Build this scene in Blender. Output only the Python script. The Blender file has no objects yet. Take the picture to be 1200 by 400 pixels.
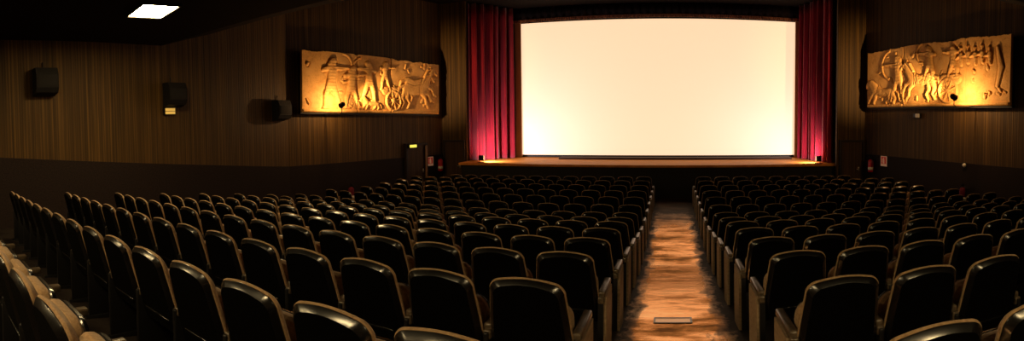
import bpy, math, random
import numpy as np
from mathutils import Vector, Matrix

random.seed(7)
PI = math.pi
C = bpy.context.scene.collection
SC = bpy.context.scene
EYE = 2.42


# ------------------------------------------------------------------ helpers
class MB:
    """collects shapes and links them as one mesh object"""
    def __init__(s):
        s.v = []; s.f = []; s.sm = []; s.mi = []; s.uv = {}

    def add(s, verts, faces, smooth=False, mi=0, M=None):
        o = len(s.v)
        for p in verts:
            p = Vector(p)
            s.v.append(tuple(M @ p) if M else tuple(p))
        for f in faces:
            s.f.append([i + o for i in f]); s.sm.append(smooth); s.mi.append(mi)
        return o

    def box(s, a, b, mi=0, M=None):
        x0, y0, z0 = a; x1, y1, z1 = b
        v = [(x0, y0, z0), (x1, y0, z0), (x1, y1, z0), (x0, y1, z0), (x0, y0, z1), (x1, y0, z1), (x1, y1, z1), (x0, y1, z1)]
        s.add(v, [(0, 3, 2, 1), (4, 5, 6, 7), (0, 1, 5, 4), (1, 2, 6, 5), (2, 3, 7, 6), (3, 0, 4, 7)], False, mi, M)

    def rbox(s, a, b, r, mi=0, M=None, n=3):
        """box with rounded edges: loft of rounded rectangles along z"""
        x0, y0, z0 = a; x1, y1, z1 = b
        loops = []
        for z, ins in [(z0, r)] + [(z0 + r - r * math.cos(t * PI / 2 / n), r - r * math.sin(t * PI / 2 / n)) for t in range(1, n + 1)] + \
                      [(z1 - r + r * math.sin(t * PI / 2 / n), r - r * math.cos(t * PI / 2 / n)) for t in range(0, n)] + [(z1, r)]:
            L = []
            for cx, cy, a0 in ((x1 - r, y1 - r, 0), (x0 + r, y1 - r, PI / 2), (x0 + r, y0 + r, PI), (x1 - r, y0 + r, 1.5 * PI)):
                for k in range(n + 1):
                    t = a0 + k * PI / 2 / n
                    rr = max(r - ins, 1e-4)
                    L.append((cx + rr * math.cos(t), cy + rr * math.sin(t), z))
            loops.append(L)
        s.loft(loops, True, mi, M)

    def loft(s, loops, smooth=True, mi=0, M=None, cap=True, closed=True):
        n = len(loops[0]); v = [p for L in loops for p in L]; f = []
        for i in range(len(loops) - 1):
            for j in range(n if closed else n - 1):
                k = (j + 1) % n
                f.append((i * n + j, i * n + k, (i + 1) * n + k, (i + 1) * n + j))
        if cap:
            f.append(tuple(range(n - 1, -1, -1))); f.append(tuple(range((len(loops) - 1) * n, len(loops) * n)))
        s.add(v, f, smooth, mi, M)

    def lathe(s, prof, n=20, mi=0, M=None):
        loops = [[(r * math.cos(2 * PI * k / n), r * math.sin(2 * PI * k / n), z) for k in range(n)] for r, z in prof]
        s.loft(loops, True, mi, M)

    def tube(s, pts, r, n=8, mi=0, M=None):
        pts = [Vector(p) for p in pts]; loops = []
        for i, p in enumerate(pts):
            d = (pts[min(i + 1, len(pts) - 1)] - pts[max(i - 1, 0)]).normalized()
            a = d.orthogonal().normalized() if i == 0 else (a - d * a.dot(d)).normalized()
            b = d.cross(a)
            loops.append([tuple(p + a * (r * math.cos(2 * PI * k / n)) + b * (r * math.sin(2 * PI * k / n))) for k in range(n)])
        s.loft(loops, True, mi, M)

    def build(s, name, mats, parent=None, autosmooth=None):
        me = bpy.data.meshes.new(name)
        me.from_pydata(s.v, [], s.f)
        me.polygons.foreach_set('use_smooth', s.sm)
        me.polygons.foreach_set('material_index', s.mi)
        for m in (mats if isinstance(mats, (list, tuple)) else [mats]):
            me.materials.append(m)
        me.update()
        import bmesh
        bm = bmesh.new(); bm.from_mesh(me); bmesh.ops.recalc_face_normals(bm, faces=bm.faces); bm.to_mesh(me); bm.free()
        if autosmooth:
            try: me.set_sharp_from_angle(angle=math.radians(autosmooth))
            except Exception: pass
        o = bpy.data.objects.new(name, me); C.objects.link(o)
        if parent is not None: o.parent = parent
        return o


def tag(o, label=None, cat=None, group=None, kind=None):
    if label: o['label'] = label
    if cat: o['category'] = cat
    if group: o['group'] = group
    if kind: o['kind'] = kind
    return o


def thing(name, label, cat, loc=(0, 0, 0), rz=0, group=None):
    o = bpy.data.objects.new(name, None); C.objects.link(o)
    o.empty_display_size = .1
    o.location = loc; o.rotation_euler = (0, 0, rz)
    return tag(o, label, cat, group)


# ---------------------------------------------------------------- materials
def mat(name, col, rough=.6, spec=.5, metal=0, emit=None, estr=0, sheen=0, coat=0):
    m = bpy.data.materials.new(name); m.use_nodes = True
    b = m.node_tree.nodes['Principled BSDF']
    b.inputs['Base Color'].default_value = (*col, 1)
    b.inputs['Roughness'].default_value = rough
    b.inputs['Specular IOR Level'].default_value = spec
    b.inputs['Metallic'].default_value = metal
    b.inputs['Sheen Weight'].default_value = sheen
    b.inputs['Coat Weight'].default_value = coat
    if emit:
        b.inputs['Emission Color'].default_value = (*emit, 1)
        b.inputs['Emission Strength'].default_value = estr
    return m


class NT:
    def __init__(s, m): s.t = m.node_tree; s.b = s.t.nodes['Principled BSDF']
    def n(s, typ, **kw):
        x = s.t.nodes.new(typ)
        for k, v in kw.items(): setattr(x, k, v)
        return x
    def l(s, a, b): s.t.links.new(a, b)
    def coords(s, kind, scale):
        tc = s.n('ShaderNodeTexCoord'); mp = s.n('ShaderNodeMapping'); mp.inputs['Scale'].default_value = scale
        s.l(tc.outputs[kind], mp.inputs['Vector']); return mp.outputs['Vector']
    def noise(s, vec, scale=5, detail=3, rough=.5):
        x = s.n('ShaderNodeTexNoise'); x.inputs['Scale'].default_value = scale; x.inputs['Detail'].default_value = detail
        x.inputs['Roughness'].default_value = rough; s.l(vec, x.inputs['Vector']); return x.outputs['Fac']
    def ramp(s, fac, stops):
        r = s.n('ShaderNodeValToRGB'); e = r.color_ramp.elements
        while len(e) < len(stops): e.new(.5)
        for k, (p, c) in enumerate(stops):
            e[k].position = p; e[k].color = (*c, 1) if not isinstance(c, (int, float)) else (c, c, c, 1)
        s.l(fac, r.inputs['Fac']); return r.outputs['Color']
    def bump(s, h, strength=.3, dist=.01):
        b = s.n('ShaderNodeBump'); b.inputs['Strength'].default_value = strength; b.inputs['Distance'].default_value = dist
        s.l(h, b.inputs['Height']); s.l(b.outputs['Normal'], s.b.inputs['Normal']); return b
    def math(s, op, a, b=None):
        m = s.n('ShaderNodeMath', operation=op)
        for i, x in enumerate((a, b)):
            if x is None: continue
            if isinstance(x, (int, float)): m.inputs[i].default_value = x
            else: s.l(x, m.inputs[i])
        return m.outputs[0]
    def mix(s, fac, a, b):
        m = s.n('ShaderNodeMix', data_type='RGBA')
        s.l(fac, m.inputs['Factor'])
        for k, x in ((6, a), (7, b)):
            if isinstance(x, tuple): m.inputs[k].default_value = (*x, 1)
            else: s.l(x, m.inputs[k])
        return m.outputs[2]


def wood_slats(name, lo, mid, hi):
    """wall of narrow vertical battens, in metres along UV.x"""
    m = mat(name, mid, .62, .25); t = NT(m)
    v1 = t.coords('UV', (26, .05, 1)); v2 = t.coords('UV', (7, .5, 1)); v3 = t.coords('UV', (90, .8, 1))
    a = t.noise(v1, 1, 2); b = t.noise(v2, 1, 3); c = t.noise(v3, 1, 2)
    s = t.math('ADD', t.math('MULTIPLY', a, .62), t.math('ADD', t.math('MULTIPLY', b, .2), t.math('MULTIPLY', c, .18)))
    t.l(t.ramp(s, [(.30, lo), (.5, mid), (.68, hi)]), t.b.inputs['Base Color'])
    w = t.n('ShaderNodeTexWave', wave_type='BANDS', bands_direction='X', wave_profile='SIN')
    w.inputs['Scale'].default_value = 5.5; w.inputs['Distortion'].default_value = .0
    t.l(t.coords('UV', (1, 0, 0)), w.inputs['Vector'])
    h = t.math('ADD', t.math('MULTIPLY', w.outputs['Fac'], .25), t.math('ADD', t.math('MULTIPLY', a, 1.1), t.math('MULTIPLY', c, .6)))
    t.bump(h, .5, .02)
    return m


M = {}
M['slats'] = wood_slats('wood_slats', (.010, .0048, .001), (.066, .033, .0056), (.160, .084, .016))
M['dado'] = mat('dado_cloth', (.016, .009, .008), .8, .2)
t = NT(M['dado']); n_ = t.noise(t.coords('UV', (40, 40, 1)), 1, 3)
t.l(t.ramp(n_, [(.35, (.009, .005, .0045)), (.7, (.026, .015, .012))]), t.b.inputs['Base Color'])
M['ceil'] = mat('ceiling_paint', (.010, .007, .005), .9, .1)
t = NT(M['ceil']); t.bump(t.noise(t.coords('Object', (6, 6, 6)), 4, 4), .2, .01)
M['black'] = mat('black_paint', (.008, .007, .007), .6, .3)
M['batten'] = mat('dark_batten', (.045, .022, .010), .7, .2)
M['blackmetal'] = mat('black_metal', (.005, .0045, .0045), .45, .3)
M['shell'] = mat('seat_shell_plastic', (.0035, .003, .003), .25, .75)
M['shellback'] = mat('seat_back_matt', (.0016, .0014, .0013), .7, .04)
t = NT(M['shellback']); t.bump(t.noise(t.coords('Object', (1, 1, 1)), 180, 2), .2, .002)
M['fabric'] = mat('tan_velour', (.28, .175, .09), .95, .1, sheen=.15)
t = NT(M['fabric']); nn = t.noise(t.coords('Object', (1, 1, 1)), 55, 4, .7)
t.l(t.ramp(nn, [(.3, (.23, .140, .070)), (.7, (.42, .27, .145))]), t.b.inputs['Base Color'])
t.bump(t.noise(t.coords('Object', (1, 1, 1)), 240, 2), .35, .004)
M['arm'] = mat('armrest_dark', (.040, .027, .017), .28, .6)
t = NT(M['arm']); nn = t.noise(t.coords('Object', (1, 1, 1)), 35, 5, .7)
t.l(t.ramp(nn, [(.35, (.040, .029, .019)), (.75, (.15, .108, .066))]), t.b.inputs['Base Color'])
M['panel'] = mat('beige_laminate', (.27, .19, .11), .5, .4)
t = NT(M['panel']); nn = t.noise(t.coords('Object', (3, 3, 9)), 6, 4)
t.l(t.ramp(nn, [(.3, (.20, .138, .078)), (.7, (.33, .235, .14))]), t.b.inputs['Base Color'])
M['steel'] = mat('worn_steel', (.55, .50, .43), .33, .5, metal=1)
M['screen'] = mat('lit_screen', (.75, .72, .66), .9, .05, emit=(1.0, .67, .41), estr=1.0)
M['red'] = mat('curtain_velvet', (.3, .005, .02), .85, .15, sheen=.35)
t = NT(M['red']); nn = t.noise(t.coords('Object', (6, 6, .25)), 5, 4)
t.l(t.ramp(nn, [(.25, (.12, .0016, .008)), (.75, (.36, .006, .024))]), t.b.inputs['Base Color'])
M['valance'] = mat('black_valance', (.010, .006, .006), .85, .15)
M['fringe'] = mat('brown_fringe', (.20, .075, .035), .8, .2)
t = NT(M['fringe']); nn = t.noise(t.coords('Object', (30, 1, 8)), 1, 3, .7)
t.l(t.ramp(nn, [(.4, (.05, .018, .010)), (.65, (.42, .16, .07))]), t.b.inputs['Base Color'])
M['stagewood'] = mat('stage_boards', (.36, .15, .045), .6, .12)
t = NT(M['stagewood']); nn = t.noise(t.coords('Object', (1.2, 14, 1)), 2, 5)
t.l(t.ramp(nn, [(.3, (.48, .17, .020)), (.7, (.82, .34, .050))]), t.b.inputs['Base Color'])
M['border'] = mat('screen_border', (.62, .37, .17), .7, .2)
M['doorwood'] = wood_slats('door_wood', (.020, .010, .004), (.055, .026, .010), (.10, .052, .02))
M['doorframe'] = mat('door_frame_wood', (.016, .008, .004), .6, .3)
M['jamb'] = mat('pale_jamb', (.24, .125, .05), .55, .3)
M['exred'] = mat('extinguisher_red', (.50, .010, .020), .3, .5)
M['exred_shaded'] = mat('extinguisher_red_shaded', (.13, .006, .018), .6, .2)  # extinguisher red darkened in the colour for the dim light behind the seats
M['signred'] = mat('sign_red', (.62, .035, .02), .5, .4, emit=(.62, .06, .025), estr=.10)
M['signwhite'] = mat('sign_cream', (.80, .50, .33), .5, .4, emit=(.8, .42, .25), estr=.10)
M['white'] = mat('white_plastic', (.78, .70, .55), .5, .4)
M['exit'] = mat('exit_glow', (.3, .3, .05), .5, .3, emit=(.95, .80, .10), estr=1.1)
M['yellow'] = mat('yellow_glow', (.4, .3, .08), .5, .3, emit=(.90, .50, .09), estr=.65)
M['speaker'] = mat('speaker_black', (.009, .0075, .007), .75, .25)
t = NT(M['speaker']); t.bump(t.noise(t.coords('Object', (1, 1, 1)), 60, 3), .4, .01)
M['grille'] = mat('speaker_grille', (.016, .014, .013), .85, .2)
M['lampglow'] = mat('light_panel', (.8, .8, .7), .5, .3, emit=(1, .72, .34), estr=80)
M['lens'] = mat('lamp_lens', (.8, .7, .5), .3, .5, emit=(1, .62, .22), estr=6)

# carved golden stone
M['stone'] = mat('golden_stone', (.50, .27, .085), .7, .3)
t = NT(M['stone']); v = t.coords('Object', (1, 1, 1)); nn = t.noise(v, 5, 6, .65); n2 = t.noise(v, 30, 4, .6)
t.l(t.ramp(t.math('ADD', t.math('MULTIPLY', nn, .65), t.math('MULTIPLY', n2, .35)), [(.3, (.50, .22, .050)), (.5, (.82, .43, .115)), (.72, (.92, .56, .19))]), t.b.inputs['Base Color'])
t.bump(n2, .5, .015)

# aisle linoleum: worn glossy centre, dark grimy borders (one floor, own pattern, with shade painted in near the stage)
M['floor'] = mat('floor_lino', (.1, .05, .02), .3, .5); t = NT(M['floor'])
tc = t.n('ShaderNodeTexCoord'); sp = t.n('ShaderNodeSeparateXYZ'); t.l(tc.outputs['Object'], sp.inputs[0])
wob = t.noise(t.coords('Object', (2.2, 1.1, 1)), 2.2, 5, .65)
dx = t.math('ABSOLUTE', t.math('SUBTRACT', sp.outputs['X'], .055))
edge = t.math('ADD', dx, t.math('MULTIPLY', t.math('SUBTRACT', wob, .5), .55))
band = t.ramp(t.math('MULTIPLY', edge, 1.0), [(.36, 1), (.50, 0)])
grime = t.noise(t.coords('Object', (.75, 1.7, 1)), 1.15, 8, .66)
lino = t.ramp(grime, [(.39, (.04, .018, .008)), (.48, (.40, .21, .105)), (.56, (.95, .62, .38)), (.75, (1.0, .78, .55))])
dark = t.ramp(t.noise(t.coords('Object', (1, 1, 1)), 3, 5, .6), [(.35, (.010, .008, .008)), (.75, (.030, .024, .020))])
band = t.math('MULTIPLY', band, t.ramp(t.math('ADD', t.math('MULTIPLY', sp.outputs['Y'], .05), t.math('MULTIPLY', t.math('SUBTRACT', wob, .5), .12)), [(.555, 1), (.64, .07)]))  # aisle painted darker and duller by the stage, where the screen's reflection ends
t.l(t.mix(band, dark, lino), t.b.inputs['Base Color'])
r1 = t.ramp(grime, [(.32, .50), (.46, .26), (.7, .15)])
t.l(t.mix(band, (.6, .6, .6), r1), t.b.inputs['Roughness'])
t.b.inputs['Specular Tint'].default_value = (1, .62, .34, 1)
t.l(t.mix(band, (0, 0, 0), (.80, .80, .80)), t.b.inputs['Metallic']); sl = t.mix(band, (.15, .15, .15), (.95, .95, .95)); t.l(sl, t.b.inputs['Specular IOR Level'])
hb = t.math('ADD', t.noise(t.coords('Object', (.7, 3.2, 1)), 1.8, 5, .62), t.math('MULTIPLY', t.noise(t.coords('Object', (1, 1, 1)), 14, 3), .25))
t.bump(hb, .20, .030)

# ------------------------------------------------------------------- floor
RY = [-6, -.4, .52, 1.48, 2.45, 3.40, 4.34, 5.25, 6.15, 7.09, 8.03, 8.98, 9.92, 10.86, 11.8, 12.75, 13.7, 20]
RDR = [.0, .50, .60, .715, .826, .933, 1.053, 1.163, 1.275, 1.41, 1.515, 1.553, 1.555, 1.56, 1.565, 1.57, 1.575, 1.56]
SEAT_H = .86


def curve_c(y):
    return float(np.interp(y, [0, 2, 4, 6, 8, 9, 12, 14], [.006, .0063, .007, .0076, .008, .008, .006, .003]))


def floor_z(x, y):
    y0 = y - curve_c(y) * min(x * x, 64)
    d = float(np.interp(y0, RY, RDR))
    yy = max(y, .4)
    return EYE - d - SEAT_H - .0407 * (math.hypot(x, yy) - yy)


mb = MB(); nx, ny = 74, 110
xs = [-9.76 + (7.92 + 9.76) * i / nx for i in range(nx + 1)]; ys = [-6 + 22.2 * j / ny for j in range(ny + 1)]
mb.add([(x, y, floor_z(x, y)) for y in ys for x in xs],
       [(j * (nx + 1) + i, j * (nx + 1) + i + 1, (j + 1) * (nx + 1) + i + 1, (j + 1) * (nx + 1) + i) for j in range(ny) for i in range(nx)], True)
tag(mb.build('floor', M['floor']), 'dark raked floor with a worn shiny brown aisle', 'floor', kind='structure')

# ------------------------------------------------------------ walls, ceiling
CEIL = [(-6.2, 4.30), (5.9, 4.33), (7.2, 4.68), (8.5, 5.10), (10.2, 5.66), (12.0, 6.16), (13.5, 6.48), (15.0, 6.64), (16.1, 6.66), (18.6, 6.66)]


def ceil_z(y): return float(np.interp(y, [a for a, b in CEIL], [b for a, b in CEIL]))


def wall(name, P, Q, label, dado, segs=24):
    """a wall from P to Q (seen with P at the left), battens above and a dark dado below"""
    P = Vector(P); Q = Vector(Q); L = (Q - P).length; u = (Q - P) / L; nrm = Vector((u.y, -u.x))
    for part in (0, 1):
        mb = MB(); uv = []
        th = .12 if part == 0 else .03
        loops = []
        for i in range(segs + 1):
            s = L * i / segs; p = P + u * s
            zd = dado(p.y)
            z0, z1 = (-1.2, 7.0) if part == 0 else (-1.2, zd)
            off0 = 0 if part == 0 else .03
            a = p + nrm * off0; b = p - nrm * .12
            loops.append([(a.x, a.y, z0), (a.x, a.y, z1), (b.x, b.y, z1), (b.x, b.y, z0)])
            uv.append(s)
        mb.loft(loops, False)
        o = mb.build(name if part == 0 else 'trim_1', M['slats'] if part == 0 else M['dado'])
        lay = o.data.uv_layers.new(name='UVMap')
        for lp in o.data.loops:
            c = o.data.vertices[lp.vertex_index].co
            s = (Vector((c.x, c.y)) - P).dot(u)
            lay.data[lp.index].uv = (s, c.z)
        tag(o, label if part == 0 else 'dark dado below ' + label.split(' of ')[0], 'wall' if part == 0 else 'dado', kind='structure')


dl = lambda y: 1.94 - .0886 * (y - 2.1) if y < 9.9 else 1.25
dr = lambda y: 1.35 if y > 9.0 else 1.35 + .0886 * (9.0 - y)
LC = (-9.76, 9.96)                                  # left corner where the wall turns inward
uL = Vector((.2793, .9602)); uR = Vector((.2590, -.9659))
LE = (LC[0] + uL.x * 6.29, LC[1] + uL.y * 6.29)     # far end of the left splayed wall, y = 16
RN = (7.90, 8.99)                                   # near corner on the right
RF = (6.263, 15.1)
wall('wall_left', (-9.76, -6), LC, 'left side wall of narrow vertical wooden battens', dl)
wall('wall_front_left', LC, LE, 'left slanted wall of vertical wooden battens beside the curtain', dl)
wall('wall_front_right', RF, RN, 'right slanted wall of vertical wooden battens beside the curtain', dr)
wall('wall_right', RN, (7.90, -6), 'right side wall of narrow vertical wooden battens', dr)
wall('wall_back', (7.9, -6), (-9.76, -6), 'rear wall of vertical wooden battens', lambda y: 2.6)
wall('wall_stage_left', (LE[0], 16.0), (-7.03, 16.0), 'narrow battened wall left of the red curtain', lambda y: .0)
wall('wall_stage_right', (5.28, 15.1), (6.263, 15.1), 'narrow battened wall right of the red curtain', lambda y: .0)

mb = MB()
mb.loft([[(-10.1, y, z), (8.3, y, z), (8.3, y, z + .2), (-10.1, y, z + .2)] for y, z in CEIL], False)
tag(mb.build('ceiling', M['ceil']), 'dark ceiling, low at the rear and rising to the stage', 'ceiling', kind='structure')

# stage house
mb = MB()
mb.box((-7.2, 18.35, 0), (5.6, 18.5, 7)); mb.box((-7.25, 16.12, 0), (-7.1, 18.5, 7)); mb.box((5.5, 15.22, 0), (5.65, 18.5, 7))
tag(mb.build('wall_stage_rear', M['black']), 'black walls around the stage behind the curtains', 'wall', kind='structure')
ST = 1.02
mb = MB(); mb.box((-7.03, 15.3, ST - .05), (5.46, 18.35, ST))
mb.box((-7.03, 15.27, ST - .07), (5.46, 15.3, ST - .005))
stage = thing('stage', 'low wooden stage with a black front under the screen', 'stage', (0, 15.3, 0))
o = mb.build('stage_floor', M['stagewood'], stage); o.location = (0, -15.3, 0); o['label'] = 'lit brown boards'
mb = MB(); mb.box((-6.95, 15.34, -.1), (5.42, 15.42, ST - .05)); mb.box((-6.95, 15.42, -.1), (-6.87, 15.98, ST - .05))
for k in range(13): mb.box((-6.95 + k * 1.02, 15.325, -.1), (-6.91 + k * 1.02, 15.345, ST - .07))
o = mb.build('stage_front', M['black'], stage); o.location = (0, -15.3, 0); o['label'] = 'black panelled front'
mb = MB(); mb.box((5.42, 15.1, -.1), (5.46, 15.42, ST - .05))
stage['kind'] = 'structure'

# ------------------------------------------------------------------- screen
scr = thing('cinema_screen', 'huge bright blank cinema screen between the red curtains', 'screen', (-.5, 18.1, ST))
SX0, SX1, SZ0, SZ1 = -5.63, 4.63, 1.13, 6.12
mb = MB(); n = 24
loops = []
for i in range(n + 1):
    x = SX0 + (SX1 - SX0) * i / n
    loops.append([(x + .5, .0, SZ0 - ST), (x + .5, .0, SZ1 - ST), (x + .5, .03, SZ1 - ST), (x + .5, .03, SZ0 - ST)])
mb.loft(loops, False); mb.build('screen_surface', M['screen'], scr)
for xa, xb in ((SX0 - .26, SX0), (SX1, SX1 + .18)):
    mb = MB(); mb.rbox((xa + .5, -.02, 0), (xb + .5, .06, SZ1 - ST + .1), .01)
    o = mb.build('screen_border', M['border'], scr); o['label'] = 'brown border strip'

b_ = MB(); b_.rbox((-4.45, -.25, 0), (3.95, .25, .07), .02)
o = b_.build('black_batten', M['batten']); o.location = (.42, 17.62, ST)
tag(o, 'long low dark batten lying on the stage at the foot of the screen', 'batten')

# valance with scalloped fringe
val = thing('stage_valance', 'black valance with a brown fringe hanging above the screen', 'valance', (-.5, 17.9, 6.1))
mb = MB(); loops = []
n = 220
for i in range(n + 1):
    x = -5.95 + 10.85 * i / n; y = .03 * math.sin(i * 1.1) + .015 * math.sin(i * 2.7)
    zb = .10 + .03 * math.cos((x + .6) / 5.6 * PI / 2)
    loops.append([(x + .5, y, zb), (x + .5, y, .56), (x + .5, y + .05, .56), (x + .5, y + .05, zb)])
mb.loft(loops, True); mb.build('drape', M['valance'], val)
mb = MB(); loops = []
for i in range(n * 2 + 1):
    x = -5.95 + 10.85 * i / n / 2; zb = .10 + .03 * math.cos((x + .6) / 5.6 * PI / 2)
    lo = zb - .075 - .022 * abs(math.sin(i * .55))
    loops.append([(x + .5, -.035, lo), (x + .5, -.035, zb + .01), (x + .5, -.005, zb + .01), (x + .5, -.005, lo)])
mb.loft(loops, False); o = mb.build('fringe', M['fringe'], val); o['label'] = 'brown fringe'


# ----------------------------------------------------------------- curtains
def curtain(P, Q, seed, label):
    rnd = random.Random(seed)
    P = Vector(P); Q = Vector(Q); L = (Q - P).length; u = (Q - P) / L; nr = Vector((u.y, -u.x))
    ph = [(rnd.uniform(5, 7), rnd.uniform(0, 6), .035), (rnd.uniform(18, 21), rnd.uniform(0, 6), .105), (rnd.uniform(31, 37), rnd.uniform(0, 6), .032)]
    n, m = 220, 14
    H = 6.62 - ST - .01
    def pt(i, j, back):
        s = L * i / n; z = H * j / m
        sp = 1 + .25 * (1 - j / m)
        w = sum(a * math.sin(f * s + p + .15 * math.sin(z * .7 + f)) for f, p, a in ph) * sp
        q = P + u * (s + .03 * math.sin(9 * s)) + nr * (w + .05 - back)
        zz = z + (.0 if j else .012 * math.sin(7 * s) ** 2)
        return (q.x, q.y, zz)
    verts = []; faces = []
    for back in (0, .02):
        for i in range(n + 1):
            for j in range(m + 1): verts.append(pt(i, j, back))
    W = m + 1; O = (n + 1) * W
    for i in range(n):
        for j in range(m):
            a = i * W + j
            faces.append((a, a + W, a + W + 1, a + 1)); faces.append((O + a, O + a + 1, O + a + W + 1, O + a + W))
    for i in range(n):
        for j in (0, m): faces.append((i * W + j, (i + 1) * W + j, O + (i + 1) * W + j, O + i * W + j))
    for i in (0, n):
        for j in range(m): faces.append((i * W + j, i * W + j + 1, O + i * W + j + 1, O + i * W + j))
    mb = MB(); mb.add(verts, faces, True)
    o = mb.build('stage_curtain', M['red']); o.location = (0, 0, ST + .01)
    tag(o, label, 'curtain', 'red stage curtains')
    return o


curtain((-6.99, 16.16), (-5.85, 17.78), 3, 'red velvet stage curtain hanging left of the screen')
curtain((4.78, 17.78), (5.26, 15.52), 8, 'red velvet stage curtain hanging right of the screen')


# stage corner floodlights
def flood(loc, rz, label, energy):
    f = thing('stage_floodlight', label, 'floodlight', loc, rz, 'stage corner floodlights')
    mb = MB(); mb.rbox((-.09, -.06, .07), (.09, .05, .25), .02); mb.build('housing', M['blackmetal'], f)
    mb = MB(); mb.box((-.078, .05, .085), (.078, .056, .235)); o = mb.build('lens', M['lens'], f)
    mb = MB(); mb.tube([(-.11, 0, .16), (-.11, 0, .01), (.11, 0, .01), (.11, 0, .16)], .009, 8); mb.rbox((-.13, -.07, 0), (.13, .07, .014), .006); mb.build('bracket', M['blackmetal'], f)
    ld = bpy.data.lights.new('flood_lamp', 'SPOT'); ld.energy = energy; ld.color = (1, .82, .84); ld.spot_size = math.radians(165); ld.spot_blend = .9; ld.shadow_soft_size = .05
    lo = bpy.data.objects.new('flood_lamp', ld); C.objects.link(lo); lo.parent = f; lo.location = (0, .075, .18); lo.rotation_euler = (math.radians(105), 0, 0)
    return f


flood((-6.30, 15.55, ST), math.radians(-30), 'small black floodlight at the left front corner of the stage', 370)
flood((4.80, 15.50, ST), math.radians(35), 'small black floodlight at the right front corner of the stage', 235)


# ------------------------------------------------------------ wall reliefs
def sd_cap(X, Y, a, b, r0, r1=None):
    r1 = r0 if r1 is None else r1
    ax, ay = a; bx, by = b; dx, dy = bx - ax, by - ay
    h = np.clip(((X - ax) * dx + (Y - ay) * dy) / (dx * dx + dy * dy + 1e-9), 0, 1)
    return np.hypot(X - ax - dx * h, Y - ay - dy * h) - (r0 + (r1 - r0) * h)


def relief_height(W, H, nx, ny, groups, seed):
    X, Y = np.meshgrid(np.linspace(0, W, nx + 1), np.linspace(0, H, ny + 1), indexing='ij')
    rnd = np.random.RandomState(seed)
    Z = np.zeros_like(X)
    for _ in range(90):                               # chiselled unevenness of the ground
        cx, cy, rr, a = rnd.uniform(0, W), rnd.uniform(0, H), rnd.uniform(.05, .3), rnd.uniform(-.010, .010)
        Z += a * np.exp(-((X - cx) ** 2 + (Y - cy) ** 2) / rr ** 2)
    for parts, h, stripe in groups:
        K = 70.0
        sd = -np.log(sum(np.exp(np.clip(-K * p(X, Y), -60, 60)) for p in parts) + 1e-30) / K
        k = np.clip(.5 - sd / .030, 0, 1); k = k * k * (3 - 2 * k)
        dome = h * (.62 + .38 * np.clip(-sd / .075, 0, 1) ** .6)
        if stripe: dome = dome +   .0028 * np.sin((X * stripe[0] + Y * stripe[1]) * 2 * PI) * np.clip(-sd / .03, 0, 1)
        Z = np.maximum(Z * (1 - k) + dome * k, Z)
        Z -= .014 * np.exp(-((sd - .022) / .014) ** 2)
    return X, Y, Z


def pose(x, y, s, flip):
    f = -1 if flip else 1
    return lambda a, b: (x + f * a * s, y + b * s)


def limb(q, s, *chain):
    """a chain of joints (a, b, radius) as tapered pieces"""
    out = []
    for (a, b, r0), (c, d, r1) in zip(chain, chain[1:]):
        out.append(lambda X, Y, A=q(a, b), B=q(c, d), r0=r0, r1=r1: sd_cap(X, Y, A, B, r0 * s, r1 * s))
    return out


def archer(x, y, s, flip, bow=.30):
    q = pose(x, y, s, flip)
    f = -1 if flip else 1
    body = limb(q, s, (-.16, .03, .03), (-.13, .26, .045), (-.03, .50, .07)) + limb(q, s, (.22, .03, .03), (.12, .28, .045), (.03, .50, .07)) + \
        limb(q, s, (.0, .46, .10), (.01, .60, .085), (.03, .76, .105)) + limb(q, s, (.05, .80, .04), (.07, .91, .065)) + limb(q, s, (.02, .90, .06), (-.04, .84, .05)) + \
        limb(q, s, (.08, .78, .045), (.24, .78, .034), (.42, .80, .026)) + limb(q, s, (-.03, .78, .045), (-.18, .74, .035), (-.02, .80, .028)) + \
        limb(q, s, (-.19, .02, .022), (-.06, .02, .02)) + limb(q, s, (.20, .02, .022), (.32, .02, .02))
    g = [(body, .055, (0, 11))]
    if bow:
        cx, cy = q(.30, .79); R = bow * s
        g.append(([lambda X, Y: np.maximum(np.abs(np.hypot((X - cx) * 1.25, Y - cy) - R) - .020 * s, -f * (X - cx) - .02 * s),
                   lambda X, Y: sd_cap(X, Y, q(.04, .80), q(.62, .80), .010)], .035, None))
    return g


def horse(x, y, s, flip):
    q = pose(x, y, s, flip)
    body = limb(q, s, (-.40, .60, .155), (-.10, .56, .14), (.28, .60, .165)) + limb(q, s, (.32, .66, .15), (.50, .86, .10), (.60, 1.02, .075)) + \
        limb(q, s, (.58, 1.02, .07), (.80, .90, .045)) + limb(q, s, (.52, 1.08, .02), (.54, 1.14, .012)) + \
        limb(q, s, (-.44, .54, .10), (-.58, .34, .055), (-.50, .18, .035), (-.60, .03, .03)) + limb(q, s, (-.34, .50, .09), (-.36, .30, .05), (-.26, .16, .033), (-.34, .03, .03)) + \
        limb(q, s, (.32, .52, .08), (.56, .46, .05), (.66, .28, .033), (.78, .24, .026)) + limb(q, s, (.26, .50, .08), (.42, .34, .048), (.44, .16, .032), (.54, .05, .028)) + \
        limb(q, s, (-.52, .68, .045), (-.70, .60, .05), (-.80, .34, .025))
    mane = limb(q, s, (.26, .82, .03), (.42, 1.02, .035), (.54, 1.08, .02))
    belt = limb(q, s, (.20, .44, .012), (.16, .60, .012), (.20, .76, .012)) + limb(q, s, (.62, .96, .008), (.66, .84, .008))
    return [(body, .055, None), (mane, .070, (26, 9)), (belt, .074, None)]


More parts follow.
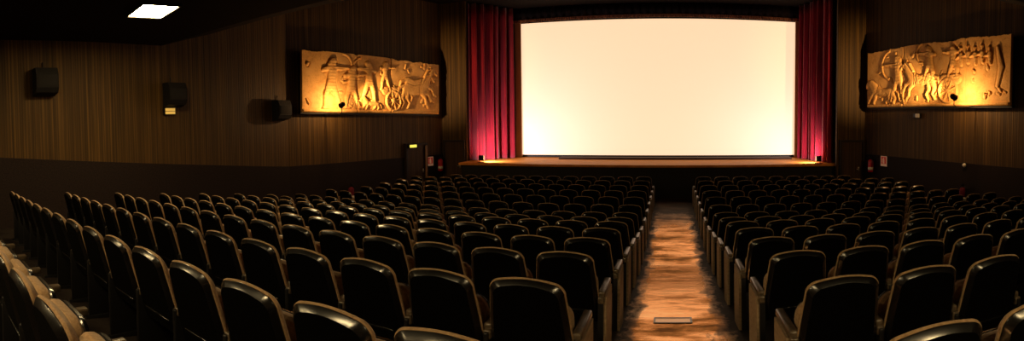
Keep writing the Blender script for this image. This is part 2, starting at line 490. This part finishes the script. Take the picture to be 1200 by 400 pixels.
def lion(x, y, s, flip):
    q = pose(x, y, s, flip)
    body = limb(q, s, (-.50, .34, .12), (.0, .36, .11), (.36, .46, .15)) + limb(q, s, (.36, .50, .18), (.54, .60, .17)) + limb(q, s, (.60, .60, .11), (.76, .54, .07)) + \
        limb(q, s, (-.52, .30, .10), (-.66, .16, .05), (-.58, .03, .04)) + limb(q, s, (-.40, .28, .08), (-.36, .14, .045), (-.24, .03, .035)) + \
        limb(q, s, (.36, .36, .09), (.52, .20, .05), (.62, .04, .04)) + limb(q, s, (.24, .34, .08), (.30, .16, .05), (.36, .03, .04)) + \
        limb(q, s, (-.60, .40, .04), (-.80, .30, .028), (-.86, .10, .03))
    return [(body, .055, None), (limb(q, s, (.34, .48, .15), (.50, .64, .13)), .066, (15, 13))]


def cart(x, y, rad, flip):
    f = -1 if flip else 1
    ring = [lambda X, Y: np.abs(np.hypot(X - x, Y - y) - rad) - .030, lambda X, Y: np.hypot(X - x, Y - y) - .055]
    for k in range(4):
        a = k * PI / 4 + .3
        ring.append(lambda X, Y, a=a: sd_cap(X, Y, (x - rad * math.cos(a), y - rad * math.sin(a)), (x + rad * math.cos(a), y + rad * math.sin(a)), .014))
    box_ = [lambda X, Y: sd_cap(X, Y, (x - f * .34, y + .30), (x + f * .16, y + .30), .13, .15), lambda X, Y: sd_cap(X, Y, (x + f * .1, y + .22), (x + f * 1.1, y + .42), .026)]
    return [(box_, .045, (0, 16)), (ring, .068, None)]


def bits(seed, W, y0, y1, n, r0, r1):
    rnd = random.Random(seed); out = []
    for _ in range(n):
        x, y, a, L, rr = rnd.uniform(.1, W - .1), rnd.uniform(y0, y1), rnd.uniform(0, PI), rnd.uniform(.02, .16), rnd.uniform(r0, r1)
        out.append(([lambda X, Y, x=x, y=y, a=a, L=L, rr=rr: sd_cap(X, Y, (x, y), (x + L * math.cos(a), y + L * math.sin(a)), rr, rr * .6)], rnd.uniform(.02, .04), None))
    return out


RW, RH = 5.55, 1.74
ground = [([lambda X, Y: sd_cap(X, Y, (.05, .05), (5.5, .05), .035)], .030, (9, 3))]
primL = ground + bits(3, RW, .15, 1.6, 34, .02, .05) + archer(.98, .10, 1.52, False, .27) + archer(2.42, .34, 1.26, True, .24) + cart(3.40, .40, .30, False) + \
    archer(3.05, .72, .92, False, 0) + horse(4.52, .36, 1.12, False) + horse(4.40, .16, 1.10, False) + lion(2.45, .10, .50, True) + archer(1.72, .12, 1.30, False, 0)
primR = ground + bits(9, RW, .15, 1.6, 34, .02, .05) + lion(.72, .10, 1.0, True) + archer(1.50, .14, 1.42, True, .29) + horse(2.42, .16, 1.02, True) + \
    archer(2.80, .66, 1.02, True, .26) + cart(3.52, .42, .32, True) + archer(3.70, .74, .92, True, 0) + bits(21, RW, .1, .4, 16, .02, .05)
for k in range(5):
    q_ = pose(3.98 + .24 * k, .95 + .04 * (k % 2), .58, True)
    primR = primR + [(limb(q_, .58, (0, .2, .08), (.02, .62, .11)) + limb(q_, .58, (.05, .78, .03), (.06, .90, .085)) + limb(q_, .58, (.08, .6, .05), (.32, .5, .03)), .055, (0, 12))]
primR = primR + [(limb(pose(0, 0, 1, False), 1, (5.18, .5, .05), (5.28, .95, .08), (5.16, 1.45, .05)), .035, None)]


def relief(P, u, s0, s1, z, prim, seed, label, joints, tilt=0):
    ang = math.atan2(u.y, u.x)
    W = s1 - s0
    nx, ny = 380, 120
    X, Y, Z = relief_height(W, RH, nx, ny, prim, seed)
    for j in joints: Z -= .05 * np.exp(-((X - j - .012 * np.sin(Y * 9)) / .012) ** 2)
    rnd = np.random.RandomState(seed)
    wob = np.cumsum(rnd.normal(0, .006, nx + 1)); wob -= np.linspace(wob[0], wob[-1], nx + 1); wob = np.clip(wob, -.03, .03)
    Yt = Y + (Y / RH) * wob[:, None]
    mb = MB(); T = .10
    v = [(float(X[i, j]), -T - float(Z[i, j]), float(Yt[i, j])) for i in range(nx + 1) for j in range(ny + 1)]
    v2 = [(float(X[i, j]), 0, float(Yt[i, j])) for i in range(nx + 1) for j in range(ny + 1)]
    Wd = ny + 1; O = len(v); f = []
    for i in range(nx):
        for j in range(ny): f.append((i * Wd + j, (i + 1) * Wd + j, (i + 1) * Wd + j + 1, i * Wd + j + 1))
    mb.add(v, f, True)
    # rim of the slab and a flat back
    rim = [i * Wd for i in range(nx + 1)] + [nx * Wd + j for j in range(1, ny + 1)] + [i * Wd + ny for i in range(nx - 1, -1, -1)] + [j for j in range(ny - 1, 0, -1)]
    n = len(rim); rv = [v[k] for k in rim] + [v2[k] for k in rim]
    mb.add(rv, [(k, (k + 1) % n, n + (k + 1) % n, n + k) for k in range(n)] + [tuple(range(n, 2 * n))], False)
    p = Vector(P) + u * s0; nr = Vector((u.y, -u.x))
    p = p + nr * .14
    root = thing('wall_relief', label, 'relief', (p.x, p.y, z), ang, 'carved wall reliefs'); root.rotation_euler = (0, tilt, ang)
    mb.build('carved_slab', M['stone'], root)
    mb = MB(); mb.box((.02, .0, .03), (W - .02, .13, RH - .05)); mb.box((-.03, -.05, -.05), (W + .03, .10, -.002))
    o = mb.build('black_backing', M['black'], root); o['label'] = 'black ledge and backing'
    return root


def wall_pt(P, u, s, out, z):
    nr = Vector((u.y, -u.x)); p = Vector(P) + u * s + nr * out
    return (p.x, p.y, z)


relief(LC, uL, .34, .34 + RW, 2.78, primL, 5, 'carved golden stone relief on the left wall, horses at the end towards the stage', (1.95, 3.3), .016)
relief(RF, uR, .42, .42 + RW, 2.87, primR, 11, 'carved golden stone relief on the right wall, beast at the end towards the stage', (1.7, 4.1))


def relief_lamp(P, u, s, z, label, energy, beam=900):
    ang = math.atan2(u.y, u.x)
    f = thing('relief_spotlight', label, 'spotlight', wall_pt(P, u, s, 0, z), ang, 'spotlights on the reliefs')
    mb = MB(); Mx = Matrix.Translation((0, -.86, 0)) @ Matrix.Rotation(math.radians(-90 - 18), 4, 'X')
    mb.lathe([(.02, -.11), (.05, -.105), (.07, -.07), (.075, .03), (.085, .05), (.078, .05), (.06, .02)], 20, M=Mx)
    mb.build('lamp_head', M['blackmetal'], f)
    mb = MB(); mb.tube([(0, 0, -.24), (0, -.75, -.24), (0, -.86, -.20), (0, -.86, -.02)], .011, 8); mb.rbox((-.05, -.02, -.30), (.05, 0, -.18), .008)
    mb.build('arm', M['blackmetal'], f)
    ld = bpy.data.lights.new('relief_lamp', 'POINT'); ld.energy = energy; ld.color = (1, .58, .24); ld.shadow_soft_size = .04
    lo = bpy.data.objects.new('relief_lamp', ld); C.objects.link(lo); lo.parent = f; lo.location = (0, -.74, .04)
    far = -1 if u.y < 0 else 1
    ld = bpy.data.lights.new('relief_beam', 'SPOT'); ld.energy = beam; ld.color = (1, .60, .25); ld.spot_size = math.radians(46); ld.spot_blend = 1; ld.shadow_soft_size = .05
    lo = bpy.data.objects.new('relief_beam', ld); C.objects.link(lo); lo.parent = f; lo.location = (.05 * far, -.74, .06)
    d = Vector((far * 3.9, .52, .72)); lo.rotation_mode = 'QUATERNION'; lo.rotation_quaternion = d.to_track_quat('-Z', 'Y')


relief_lamp(LC, uL, 1.26, 2.95, 'small black spotlight in front of the left relief', 62)
relief_lamp(RF, uR, 4.72, 3.06, 'small black spotlight in front of the right relief', 62)


# ---------------------------------------------------------------- speakers
def speaker(y, z, label):
    f = thing('wall_speaker', label, 'speaker', (-9.76, y, z), PI / 2, 'wall speakers')
    mb = MB()
    prof = [(-.05, .02), (-.30, .08), (-.36, .18), (-.36, .44), (-.30, .58), (-.05, .58)]     # y, z seen from the side
    loops = [[(x, yy, zz) for yy, zz in prof] for x in (-.235, .235)]
    mb.loft(loops, False); mb.build('cabinet', M['speaker'], f)
    mb = MB(); mb.rbox((-.205, -.372, .20), (.205, -.358, .43), .006); mb.build('grille', M['grille'], f)
    mb = MB(); mb.box((-.06, -.05, .1), (.06, 0, .5)); mb.tube([(0, -.03, .5), (0, -.03, .72)], .012, 6); mb.build('wall_bracket', M['blackmetal'], f)


speaker(3.03, 3.14, 'black angled loudspeaker high on the left wall, nearest the rear')
speaker(6.10, 2.88, 'black angled loudspeaker above a small glowing yellow sign')
speaker(9.52, 2.52, 'black loudspeaker in the dark corner beside the left relief')

f = thing('glowing_sign', 'small glowing yellow sign right under a wall speaker', 'sign', (-9.76, 6.04, 2.76), PI / 2)
mb = MB(); mb.rbox((-.16, -.09, -.03), (.14, 0, .14), .012); mb.build('housing', M['blackmetal'], f)
mb = MB(); mb.box((-.14, -.1, .062), (.12, -.09, .125)); mb.box((-.14, -.1, -.012), (.12, -.09, .05)); mb.build('glowing_face', M['yellow'], f)


# ------------------------------------------------------------------- doors
def door(name, loc, rz, w, h, label, sign=False, jamb=False, z0=-.05):
    d = thing(name, label, 'door', loc, rz); d['kind'] = 'structure'
    mb = MB(); fr = .07
    mb.box((-w / 2 - fr, -.10, z0), (-w / 2, .02, h + fr)); mb.box((w / 2, -.10, z0), (w / 2 + fr, .02, h + fr)); mb.box((-w / 2, -.10, h), (w / 2, .02, h + fr))
    mb.build('door_frame', M['doorframe'], d)
    mb = MB(); mb.box((-w / 2, -.05, z0), (w / 2, .0, h))
    o = mb.build('door_leaf', M['doorwood'], d)
    lay = o.data.uv_layers.new(name='UVMap')
    for lp in o.data.loops:
        c = o.data.vertices[lp.vertex_index].co; lay.data[lp.index].uv = (c.x * .7, c.z)
    mb = MB(); mb.tube([(w / 2 - .12, -.05, .85), (w / 2 - .12, -.10, .85), (w / 2 - .22, -.10, .85)], .012, 8); mb.rbox((w / 2 - .145, -.058, .78), (w / 2 - .095, -.05, .92), .004)
    mb.build('door_handle', M['steel'], d)
    if jamb:
        mb = MB(); mb.box((w / 2 - .06, -.12, z0), (w / 2 + .03, -.0995, h - .02)); o = mb.build('pale_edge', M['jamb'], d); o['label'] = 'pale front edge'
    return d


angL = math.atan2(uL.y, uL.x); angR = math.atan2(uR.y, uR.x)
door('door_1', wall_pt(LC, uL, 4.90, .03, -.1), angL, .88, 1.74, 'brown door under the small yellow exit sign on the left wall', jamb=True)
door('door_2', (-7.51, 16.0, 0), 0, .70, 1.70, 'dark brown door left of the stage, beside the red curtain')
door('door_3', (5.80, 15.1, 0), 0, .72, 1.74, 'dark brown door right of the stage, beside the red curtain')

e = thing('exit_sign', 'small glowing yellow-green exit sign on top of the brown door', 'sign', wall_pt(LC, uL, 4.64, .15, 1.57), angL)
mb = MB(); mb.rbox((-.18, -.05, -.01), (.18, .04, .12), .012); mb.build('housing', M['blackmetal'], e)
mb = MB(); mb.rbox((-.16, -.062, .01), (.16, -.05, .10), .004); mb.build('glowing_face', M['exit'], e)


def fire_sign(loc, rz, label, w=.30, h=.32):
    s = thing('fire_sign', label, 'sign', loc, rz, 'fire extinguisher signs')
    mb = MB(); mb.box((-w / 2, -.008, 0), (w / 2, 0, h)); mb.build('sign_plate', M['signwhite'], s)
    mb = MB(); mb.box((-w / 2 + .03, -.011, .075), (w / 2 - .03, -.0075, h - .025)); mb.build('red_field', M['signred'], s)
    mb = MB(); mb.add([(a, -.0135, b) for a, b in ((-.035, .09), (.035, .09), (.035, .20), (.018, .235), (.018, .27), (-.018, .27), (-.018, .235), (-.035, .20))] +
                      [(a, -.0105, b) for a, b in ((-.035, .09), (.035, .09), (.035, .20), (.018, .235), (.018, .27), (-.018, .27), (-.018, .235), (-.035, .20))],
                      [tuple(range(8)), tuple(range(15, 7, -1))] + [(i, (i + 1) % 8, 8 + (i + 1) % 8, 8 + i) for i in range(8)])
    mb.box((-.075, -.0135, .215), (-.018, -.0105, .232)); mb.box((-.078, -.0135, .12), (-.062, -.0105, .232))
    mb.build('extinguisher_symbol', M['signwhite'], s)


def extinguisher(loc, rz, label, k=1.0, paint='exred'):
    s = thing('fire_extinguisher', label, 'extinguisher', loc, rz, 'red fire extinguishers')
    s.scale = (k, k, k)
    T = Matrix.Translation((0, -.12, 0))
    mb = MB(); mb.lathe([(.02, 0), (.085, .0), (.09, .015), (.09, .34), (.082, .38), (.055, .415), (.03, .425), (.02, .43)], 22, M=T); mb.build('cylinder', M[paint], s)
    mb = MB(); mb.lathe([(.02, .43), (.024, .47), (.014, .49)], 12, M=T); mb.box((-.016, -.20, .475), (.016, -.06, .492)); mb.box((-.014, -.19, .505), (.014, -.07, .518)); mb.build('valve', M['blackmetal'], s)
    mb = MB(); mb.tube([(.02, -.12, .46), (.10, -.13, .45), (.125, -.14, .34), (.11, -.14, .16)], .012, 8); mb.build('hose', M['blackmetal'], s)
    mb = MB(); mb.lathe([(.0912, .07), (.0912, .17)], 22, M=T); o = mb.build('label_band', M['white'], s); o['label'] = 'pale paper label'
    mb = MB(); mb.box((-.03, -.035, .3), (.03, 0, .38)); mb.build('wall_bracket', M['blackmetal'], s)


fire_sign(wall_pt(LC, uL, 5.62, .035, .88), angL, 'red fire sign on the dark dado between the two left doors')
fire_sign(wall_pt(RF, uR, 1.05, .035, 1.02), angR, 'red fire sign on the dark dado right of the right extinguisher')
extinguisher(wall_pt(LC, uL, 6.02, .035, .68), angL, 'red fire extinguisher hanging between the red sign and the left stage door', 1.0)
extinguisher(wall_pt(RF, uR, .52, .035, .80), angR, 'red fire extinguisher hanging beside the right stage door', .95)
extinguisher(wall_pt(LC, uL, 2.05, .035, .07), angL, 'dim red fire extinguisher low on the left dado, mostly hidden by seats', 1.0, 'exred_shaded')
extinguisher(wall_pt(RF, uR, 4.45, .035, .30), angR, 'dim red fire extinguisher low on the right dado, mostly hidden by seats', 1.0, 'exred_shaded')

# emergency lamp under the right relief, small sensor on the dado line
f = thing('emergency_lamp', 'small cream emergency lamp box below the right relief', 'lamp', wall_pt(RF, uR, 2.55, 0, 2.60), angR)
mb = MB(); mb.rbox((-.14, -.09, -.06), (.14, 0, .08), .015); mb.build('housing', M['blackmetal'], f)
mb = MB(); mb.rbox((-.02, -.115, -.05), (.14, -.085, .07), .012); mb.build('cover', M['white'], f)
f = thing('wall_sensor', 'tiny pale round sensor at the top of the right dado', 'sensor', wall_pt(RF, uR, 4.40, .03, 1.30), angR)
mb = MB(); Mx = Matrix.Rotation(PI / 2, 4, 'X')
mb.lathe([(.02, 0), (.05, .0), (.055, .02), (.045, .055), (.02, .07)], 18, M=Mx); mb.build('dome', M['white'], f)
mb = MB(); mb.rbox((-.07, -.015, -.11), (.07, 0, .07), .006); mb.build('back_plate', M['blackmetal'], f)


# ------------------------------------------------- ceiling light panels
def light_panel(x, y, rz, label):
    z = ceil_z(y)
    f = thing('ceiling_light', label, 'ceiling light', (x, y, z), rz, 'square ceiling light panels')
    mb = MB(); w, h = .41, .29
    for a, b in (((-w - .03, -h - .03), (w + .03, -h)), ((-w - .03, h), (w + .03, h + .03)), ((-w - .03, -h), (-w, h)), ((w, -h), (w + .03, h))):
        mb.box((*a, -.035), (*b, .0))
    mb.build('frame', M['blackmetal'], f)
    mb = MB(); mb.box((-w, -h, -.022), (w, h, -.004)); mb.build('diffuser', M['lampglow'], f)


light_panel(-6.86, 4.0, math.radians(-10), 'glowing rectangular light panel in the low dark ceiling on the left')
for x, w in ((-6.9, 'added beside the left wall'), (-2.6, 'left of the aisle'), (2.4, 'right of the aisle')):
    light_panel(x, -1.4, 0, 'glowing rectangular light panel in the unseen rear ceiling, ' + w)  # unseen panels lighting the chair tops; the left-wall one added for brighter rims

# --------------------------------------------------------- aisle floor plate
px, py = .02, 4.77
gz = floor_z(px, py); slope = math.atan((floor_z(px, py + .2) - floor_z(px, py - .2)) / .4)
hp = thing('floor_hatch', 'small rectangular cover plate set in the aisle floor', 'hatch', (px, py, gz))
hp.rotation_euler = (slope, 0, 0)
mb = MB(); w, h = .17, .075
for a, b in (((-w - .018, -h - .018), (w + .018, -h)), ((-w - .018, h), (w + .018, h + .018)), ((-w - .018, -h), (-w, h)), ((w, -h), (w + .018, h))):
    mb.box((*a, -.02), (*b, .007))
mb.build('rim', M['arm'], hp)
mb = MB(); mb.box((-w, -h, -.02), (w, h, .003)); o = mb.build('cover', mat('brass_plate', (.85, .55, .32), .34, .5, metal=.8), hp)

# ------------------------------------------------------------------- seats
TOP, BOT, BW = .86, .31, .214


def back_outline(inset, n=9):
    """outline of the back in x,z: rounded top corners, arched top, slight taper"""
    r = .066
    pts = []
    w = BW - inset; zt = TOP - .016 - inset; zb = BOT + inset
    pts.append((-w + .006, zb)); pts.append((w - .006, zb))
    for k in range(1, 6): pts.append((w - .006 + .006 * math.sin(k / 5 * PI) , zb + (zt - r - zb) * k / 5))
    for k in range(1, n):
        a = k / n * PI / 2
        pts.append((w - r + r * math.cos(a) - .004, zt - r + r * math.sin(a)))
    for k in range(0, 13):
        tt = k / 12; x = (w - r) * (1 - 2 * tt)
        pts.append((x, zt + .016 * (1 - (2 * tt - 1) ** 2)))
    for k in range(1, n):
        a = PI / 2 + k / n * PI / 2
        pts.append((-w + r + r * math.cos(a) + .004, zt - r + r * math.sin(a)))
    for k in range(5, 0, -1): pts.append((-w + .006 - .006 * math.sin(k / 5 * PI), zb + (zt - r - zb) * k / 5))
    return pts


def flare(x, z): return x * (1 + .13 * min(1, max(0, (.84 - z) / .40)))


def lean(y, z): return y + (TOP - z) * .26


def back_loop(inset, y, bulge=0):
    return [(flare(x, z), lean(y - bulge * (1 - (x / BW) ** 2), z), z) for x, z in back_outline(inset)]


def inner_fill(mb, inset, y, bulge, mi=0):
    pass


shell = MB()
shell.loft([back_loop(.120, -.026), back_loop(.031, -.026), back_loop(.006, -.001), back_loop(.005, .001), back_loop(.005, .012), back_loop(.03, .02)], True)
# moulded rib low on the rear of the shell
shell.rbox((-.16, lean(-.036, .42), .40), (.16, lean(-.02, .42), .425), .006)
cush = MB()
cush.loft([back_loop(.03, .004), back_loop(.008, .004), back_loop(.0, .011), back_loop(-.001, .020), back_loop(.006, .032), back_loop(.022, .046), back_loop(.050, .056), back_loop(.088, .060), back_loop(.13, .055)], True)


def pad_loop(inset, y):
    """tipped-up seat pad outline, rounded"""
    w = .212 - inset; z0 = .32 + inset; z1 = .665 - inset; r = .09 - inset * .5
    L = []
    for cx, cz, a0 in ((w - r, z1 - r, 0), (-w + r, z1 - r, PI / 2), (-w + .04, z0 + .04, PI), (w - .04, z0 + .04, 1.5 * PI)):
        rr = r if a0 < PI else .04
        for k in range(6):
            a = a0 + k / 5 * PI / 2
            x = cx + rr * math.cos(a); z = cz + rr * math.sin(a)
            L.append((x, y - .035 + (.665 - z) * .16, z))
    return L


pad = MB()
pad.loft([pad_loop(.06, .215), pad_loop(.03, .216), pad_loop(.010, .226), pad_loop(.0, .25), pad_loop(.004, .285), pad_loop(.016, .30)], True)
pan = MB()
pan.loft([pad_loop(.014, .298), pad_loop(.010, .306), pad_loop(.016, .326), pad_loop(.05, .336)], True)
arm = MB()
arm.rbox((-.027, .10, .505), (.027, .45, .550), .013)
arm.rbox((-.024, .075, .468), (.024, .115, .520), .011)
leg = MB()
leg.rbox((-.015, .06, -.06), (.015, .36, .51), .008)
leg.rbox((-.022, .03, -.07), (.022, .42, .014), .006)
endp = MB()                                            # full end panel towards the aisle
prof = [(.06, -.07), (.37, -.07), (.39, .10), (.42, .45), (.42, .508), (.115, .508), (.10, .44)]
stand = MB()
stand.loft([[(x, y, z) for y, z in ((.045, -.07), (.365, -.07), (.385, .10), (.41, .45), (.41, .512), (.095, .512), (.08, .44))] for x in (-.024, .016)], False)
endp.loft([[(x, y, z) for y, z in prof] for x in (-.016, .014)], False)
hinge = MB()
hinge.loft([[(x, y, z) for y, z in ((.15, .34), (.30, .34), (.31, .40), (.28, .42), (.28, .43), (.31, .44), (.30, .47), (.15, .47))] for x in (-.005, .005)], False)

ARMX = .254
SRC = {}
for nme, b, m in (('backrest', shell, 'shell'), ('back_cushion', cush, 'fabric'), ('seat_cushion', pad, 'fabric'), ('seat_pan', pan, 'shell'),
                  ('armrest', arm, 'arm'), ('leg', leg, 'blackmetal'), ('end_panel', endp, 'panel'), ('end_stand', stand, 'blackmetal'), ('hinge', hinge, 'steel')):
    o = b.build(nme, M[m], autosmooth=30)
    if nme == 'backrest':
        o.data.materials.append(M['shellback'])
        for p in o.data.polygons:
            if p.normal.y < -.93: p.material_index = 1
    SRC[nme] = o.data; bpy.data.objects.remove(o)

ROWS = [('o', .52), ('n', 1.48), ('m', 2.45), ('l', 3.40), ('k', 4.34), ('j', 5.25), ('i', 6.15), ('h', 7.09), ('g', 8.03), ('f', 8.98), ('e', 9.92), ('d', 10.86), ('c', 11.80), ('b', 12.75), ('a', 13.70)]
LEFT_N = dict(o=8, n=15, m=15, l=15, k=15, j=15, i=15, h=15, g=15, f=15, e=14, d=14, c=14, b=14, a=12)
RIGHT_N = dict(o=0, n=2, m=3, l=5, k=7, j=8, i=10, h=12, g=13, f=13, e=12, d=11, c=11, b=11, a=9)
ORD = ['first', 'second', 'third', 'fourth', 'fifth', 'sixth', 'seventh', 'eighth', 'ninth', 'tenth', 'eleventh', 'twelfth', 'thirteenth', 'fourteenth', 'fifteenth']


def seat_pose(r, y0, side, k):
    x = -(.757 + .52 * k) if side < 0 else .916 + .52 * k
    c = curve_c(y0) + (.003 if side < 0 and r in 'fedcb' else 0)
    return x, y0 + c * x * x, math.atan(2 * c * x)


def row_phrase(ri):
    r = len(ROWS) - ri
    if ri == 0: return 'rearmost row'
    if ri <= 7: return ORD[ri] + ' row from the back'
    return ORD[r - 1] + ' row from the stage'


def child(name, mesh, parent, x=0):
    o = bpy.data.objects.new(name, mesh); C.objects.link(o); o.parent = parent; o.location = (x, 0, 0)
    return o


front = MB()
for ri, (r, y0) in enumerate(ROWS):
    for side, N in ((-1, LEFT_N[r]), (1, RIGHT_N[r])):
        for k in range(N):
            x, y, rz = seat_pose(r, y0, side, k)
            z = floor_z(x, y)
            jit = random.uniform(-.006, .006)
            if r == 'a':
                Mx = Matrix.Translation((x, y, z)) @ Matrix.Rotation(rz, 4, 'Z')
                lst = [('backrest', 0, 0), ('back_cushion', 0, 1), ('seat_cushion', 0, 1), ('seat_pan', 0, 0), ('armrest', side * ARMX, 2), ('leg', side * ARMX, 3)]
                if k == 0: lst += [('end_panel', -side * (ARMX + .022), 4), ('leg', -side * ARMX, 3), ('armrest', -side * ARMX, 2)]
                for nm, dx, mi in lst:
                    me = SRC[nm]
                    front.add([(v.co.x + dx, v.co.y, v.co.z) for v in me.vertices], [tuple(p.vertices) for p in me.polygons], True, mi, Mx)
                continue
            wall_end = side < 0 and k > N // 2 and r != 'o'
            if wall_end:
                idx = N - 1 - k
                pos = 'at wall end' if idx == 0 else ORD[idx] + ' from wall end'
            else:
                pos = 'with beige panel by the aisle' if k == 0 else ORD[k] + ' from aisle'
            lab = '%s cinema chair %s, %s, %s block' % ('Tan', pos, row_phrase(ri), 'left' if side < 0 else 'right')
            s = thing('cinema_chair', lab, 'chair', (x, y, z), rz + jit, 'rows of cinema chairs')
            child('backrest', SRC['backrest'], s); child('back_cushion', SRC['back_cushion'], s)
            pd = child('seat_cushion', SRC['seat_cushion'], s); child('seat_pan', SRC['seat_pan'], pd)
            child('hinge', SRC['hinge'], s, -.229); child('hinge', SRC['hinge'], s, .229)
            child('armrest', SRC['armrest'], s, side * ARMX); child('leg', SRC['leg'], s, side * ARMX)
            if k == 0:
                ep = child('end_panel', SRC['end_panel'], s, -side * (ARMX + .022)); ep['label'] = 'beige panel facing the aisle'
                st_ = child('leg', SRC['end_stand'], s, -side * ARMX)
                if side > 0: st_.scale.x = -1
                child('armrest', SRC['armrest'], s, -side * ARMX)
o = front.build('front_row_chairs', [M['shell'], M['fabric'], M['arm'], M['blackmetal'], M['panel']], autosmooth=40)
tag(o, 'front row of dark cinema chairs on both sides, closest to the stage', 'chairs', kind='stuff')

# ------------------------------------------------------------------- camera
TILT = math.radians(2.0); FPX = 578.25; X0 = 786.13; Y0 = 141.0 + FPX * math.tan(TILT)
cd = bpy.data.cameras.new('camera'); cam = bpy.data.objects.new('camera', cd); C.objects.link(cam)
cam.location = (0, 0, EYE); cam.rotation_euler = (PI / 2 - TILT, 0, 0)
cd.type = 'PANO'; cd.panorama_type = 'CENTRAL_CYLINDRICAL'
cd.central_cylindrical_radius = 1.0
cd.central_cylindrical_range_u_min = -X0 / FPX; cd.central_cylindrical_range_u_max = (1200 - X0) / FPX
cd.central_cylindrical_range_v_max = Y0 / FPX; cd.central_cylindrical_range_v_min = -(400 - Y0) / FPX
cd.clip_start = .05; cd.clip_end = 100
SC.camera = cam

w = bpy.data.worlds.new('world'); SC.world = w; w.use_nodes = True
w.node_tree.nodes['Background'].inputs['Color'].default_value = (0, 0, 0, 1)
w.node_tree.nodes['Background'].inputs['Strength'].default_value = 0
vs = SC.view_settings
vs.view_transform = 'Standard'; vs.look = 'None'; vs.exposure = 0; vs.gamma = 1; vs.use_curve_mapping = False
SC.cycles.use_denoising = True
SC.cycles.max_bounces = 6
